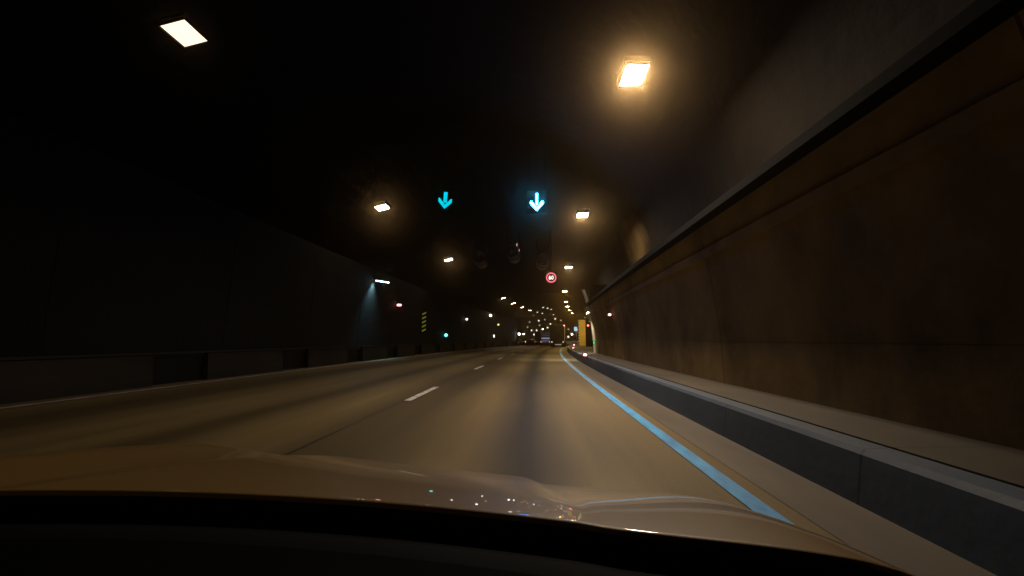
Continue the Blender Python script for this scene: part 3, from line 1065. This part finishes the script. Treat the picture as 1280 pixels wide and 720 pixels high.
# ------------------------------------------------------------------ own car: hood, cowl, dashboard
CX0 = -0.42
car = thing('car', 'glossy bronze hood and black dashboard of the filming car', 'car', (CX0, 1.2, 0))
ROLL = R(2.6)


def smooth01(t):
    t = max(0.0, min(1.0, t))
    return t * t * (3 - 2 * t)


def hood_z(u, y):
    """height of the hood; u across from the car's middle, y forward"""
    q = (y - 0.86) / 1.04
    zr = 0.925 - 0.040 * u - 0.025 * u * u
    zf = 0.717 - 0.098 * u
    z = zr + (zf - zr) * (0.60 * q + 0.40 * q * q)
    if y > 1.9:
        z -= 1.1 * (y - 1.9) ** 2
    uc = 0.50 - 0.13 * q
    a = abs(u)
    st = 0.003 + 0.018 * min(1.3, max(0, q))
    z += st * (1 - smooth01((a - uc + 0.02) / 0.065)) - st            # raised middle
    z += 0.012 * math.exp(-((a - 0.86) / 0.2) ** 2)                # wing crest
    if a > 0.86:
        z -= 1.5 * (a - 0.86) ** 2
    return z


def hood_rear(u):
    return 0.86 - 0.20 * min(abs(u), 0.8) ** 2 - 0.32 * max(0, abs(u) - 0.8)


nu, ny = 110, 60
b = MB()
vs = []
for j in range(ny + 1):
    for i in range(nu + 1):
        u = -1.05 + 2.10 * i / nu
        y0, y1 = hood_rear(u), 2.5 - 0.2 * (u / 0.9) ** 2
        y = y0 + (y1 - y0) * j / ny
        vs.append((u, y - 1.2, hood_z(u, y)))
fs = [(j * (nu + 1) + i, j * (nu + 1) + i + 1, (j + 1) * (nu + 1) + i + 1, (j + 1) * (nu + 1) + i) for j in range(ny) for i in range(nu)]
b.add(vs, fs, True)
hood = b.build('hood', M['hood'], car)
sol = hood.modifiers.new('thickness', 'SOLIDIFY')
sol.thickness = 0.012
sol.offset = -1
# bright rear lip of the hood
b = MB()
vs = []
for i in range(61):
    u = -1.05 + 2.1 * i / 60
    y = hood_rear(u)
    z = hood_z(u, y)
    for dy, dz in ((0.0, 0.001), (-0.008, -0.004), (-0.012, -0.016), (0.0, -0.016)):
        vs.append((u, y + dy - 1.2, z + dz))
fs = []
for i in range(60):
    for k in range(4):
        fs.append((i * 4 + k, i * 4 + (k + 1) % 4, i * 4 + 4 + (k + 1) % 4, i * 4 + 4 + k))
b.add(vs, fs)
b.build('hood_lip', M['hood'], car)
# cowl below the windscreen and the dashboard: black, stepping down towards the camera
b = MB()
vs = []
rows = [(0.006, -0.020), (-0.05, -0.035), (-0.10, -0.02), (-0.14, -0.022), (-0.20, -0.035), (-0.30, -0.05), (-0.42, -0.08), (-0.46, -0.14), (-0.46, -0.5), (0.006, -0.5)]
for i in range(41):
    u = -1.10 + 2.2 * i / 40
    y = hood_rear(u)
    z = hood_z(u, y)
    for dy, dz in rows[:4]:
        vs.append((u, y + dy - 1.2, z + dz))
fs = [(i * 4 + k, i * 4 + k + 1, i * 4 + 5 + k, i * 4 + 4 + k) for i in range(40) for k in range(3)]
b.add(vs, fs, True)
b.build('cowl', M['plastic'], car)
b = MB()
vs = []
for i in range(41):
    u = -1.10 + 2.2 * i / 40
    y = hood_rear(u)
    z = hood_z(u, y)
    for dy, dz in rows[3:9]:
        vs.append((u, y + dy - 1.2, z + dz))
fs = [(i * 6 + k, i * 6 + k + 1, i * 6 + 7 + k, i * 6 + 6 + k) for i in range(40) for k in range(5)]
b.add(vs, fs, True)
b.build('dashboard', M['plastic'], car)
b = MB()
vs = []
for i in range(41):
    u = -0.98 + 1.40 * i / 40
    y = hood_rear(u) - 0.235
    z = hood_z(u, hood_rear(u)) - 0.035
    for dy, dz in ((0, 0), (0.0, 0.004), (-0.007, 0.003), (-0.008, -0.002)):
        vs.append((u, y + dy - 1.2, z + dz))
fs = [(i * 4 + k, i * 4 + (k + 1) % 4, i * 4 + 4 + (k + 1) % 4, i * 4 + 4 + k) for i in range(40) for k in range(4)]
b.add(vs, fs)
b.build('dash_sheen_line', M['dash_sheen'], car)  # pale strip imitates the faint reflection along the dashboard edge
# front end with headlights
b = MB().prism_yz([(0.9, 0.1), (1.2, 0.1), (1.22, 0.2), (1.18, 0.22), (0.9, 0.22)], -0.9, 0.9)
b.build('bumper', M['hood'], car)
for s in (-1, 1):
    h = MB().bevel_box((s * 0.72, 1.17, 0.30), (0.3, 0.12, 0.12), 0.04).build('headlight', M['headlamp'], car)
    ld = bpy.data.lights.new('headlight_beam', 'SPOT')
    ld.energy = 120
    ld.color = (1.0, 0.92, 0.8)
    ld.spot_size = R(60)
    ld.spot_blend = 1.0
    ld.shadow_soft_size = 0.08
    lo = bpy.data.objects.new('headlight_beam', ld)
    COL.objects.link(lo)
    lo.parent = h
    lo.location = (s * 0.72, 1.42, 0.34)
    lo.rotation_euler = (R(85.5), 0, R(-6))

# ------------------------------------------------------------------ haze added to imitate lens bloom round the lamps
b = MB().box((5, 115, 8), (240, 310, 18.5))
hz_m = bpy.data.materials.new('thin_bloom_haze')
hz_m.use_nodes = True
nt = hz_m.node_tree
nt.nodes.clear()
out = nt.nodes.new('ShaderNodeOutputMaterial')
vol = nt.nodes.new('ShaderNodeVolumePrincipled')
vol.inputs['Color'].default_value = (0.96, 0.66, 0.32, 1)
vol.inputs['Density'].default_value = HAZE
vol.inputs['Anisotropy'].default_value = 0.96
nt.links.new(vol.outputs[0], out.inputs['Volume'])
if HAZE > 0:
    tag(b.build('haze', hz_m), kind='stuff')
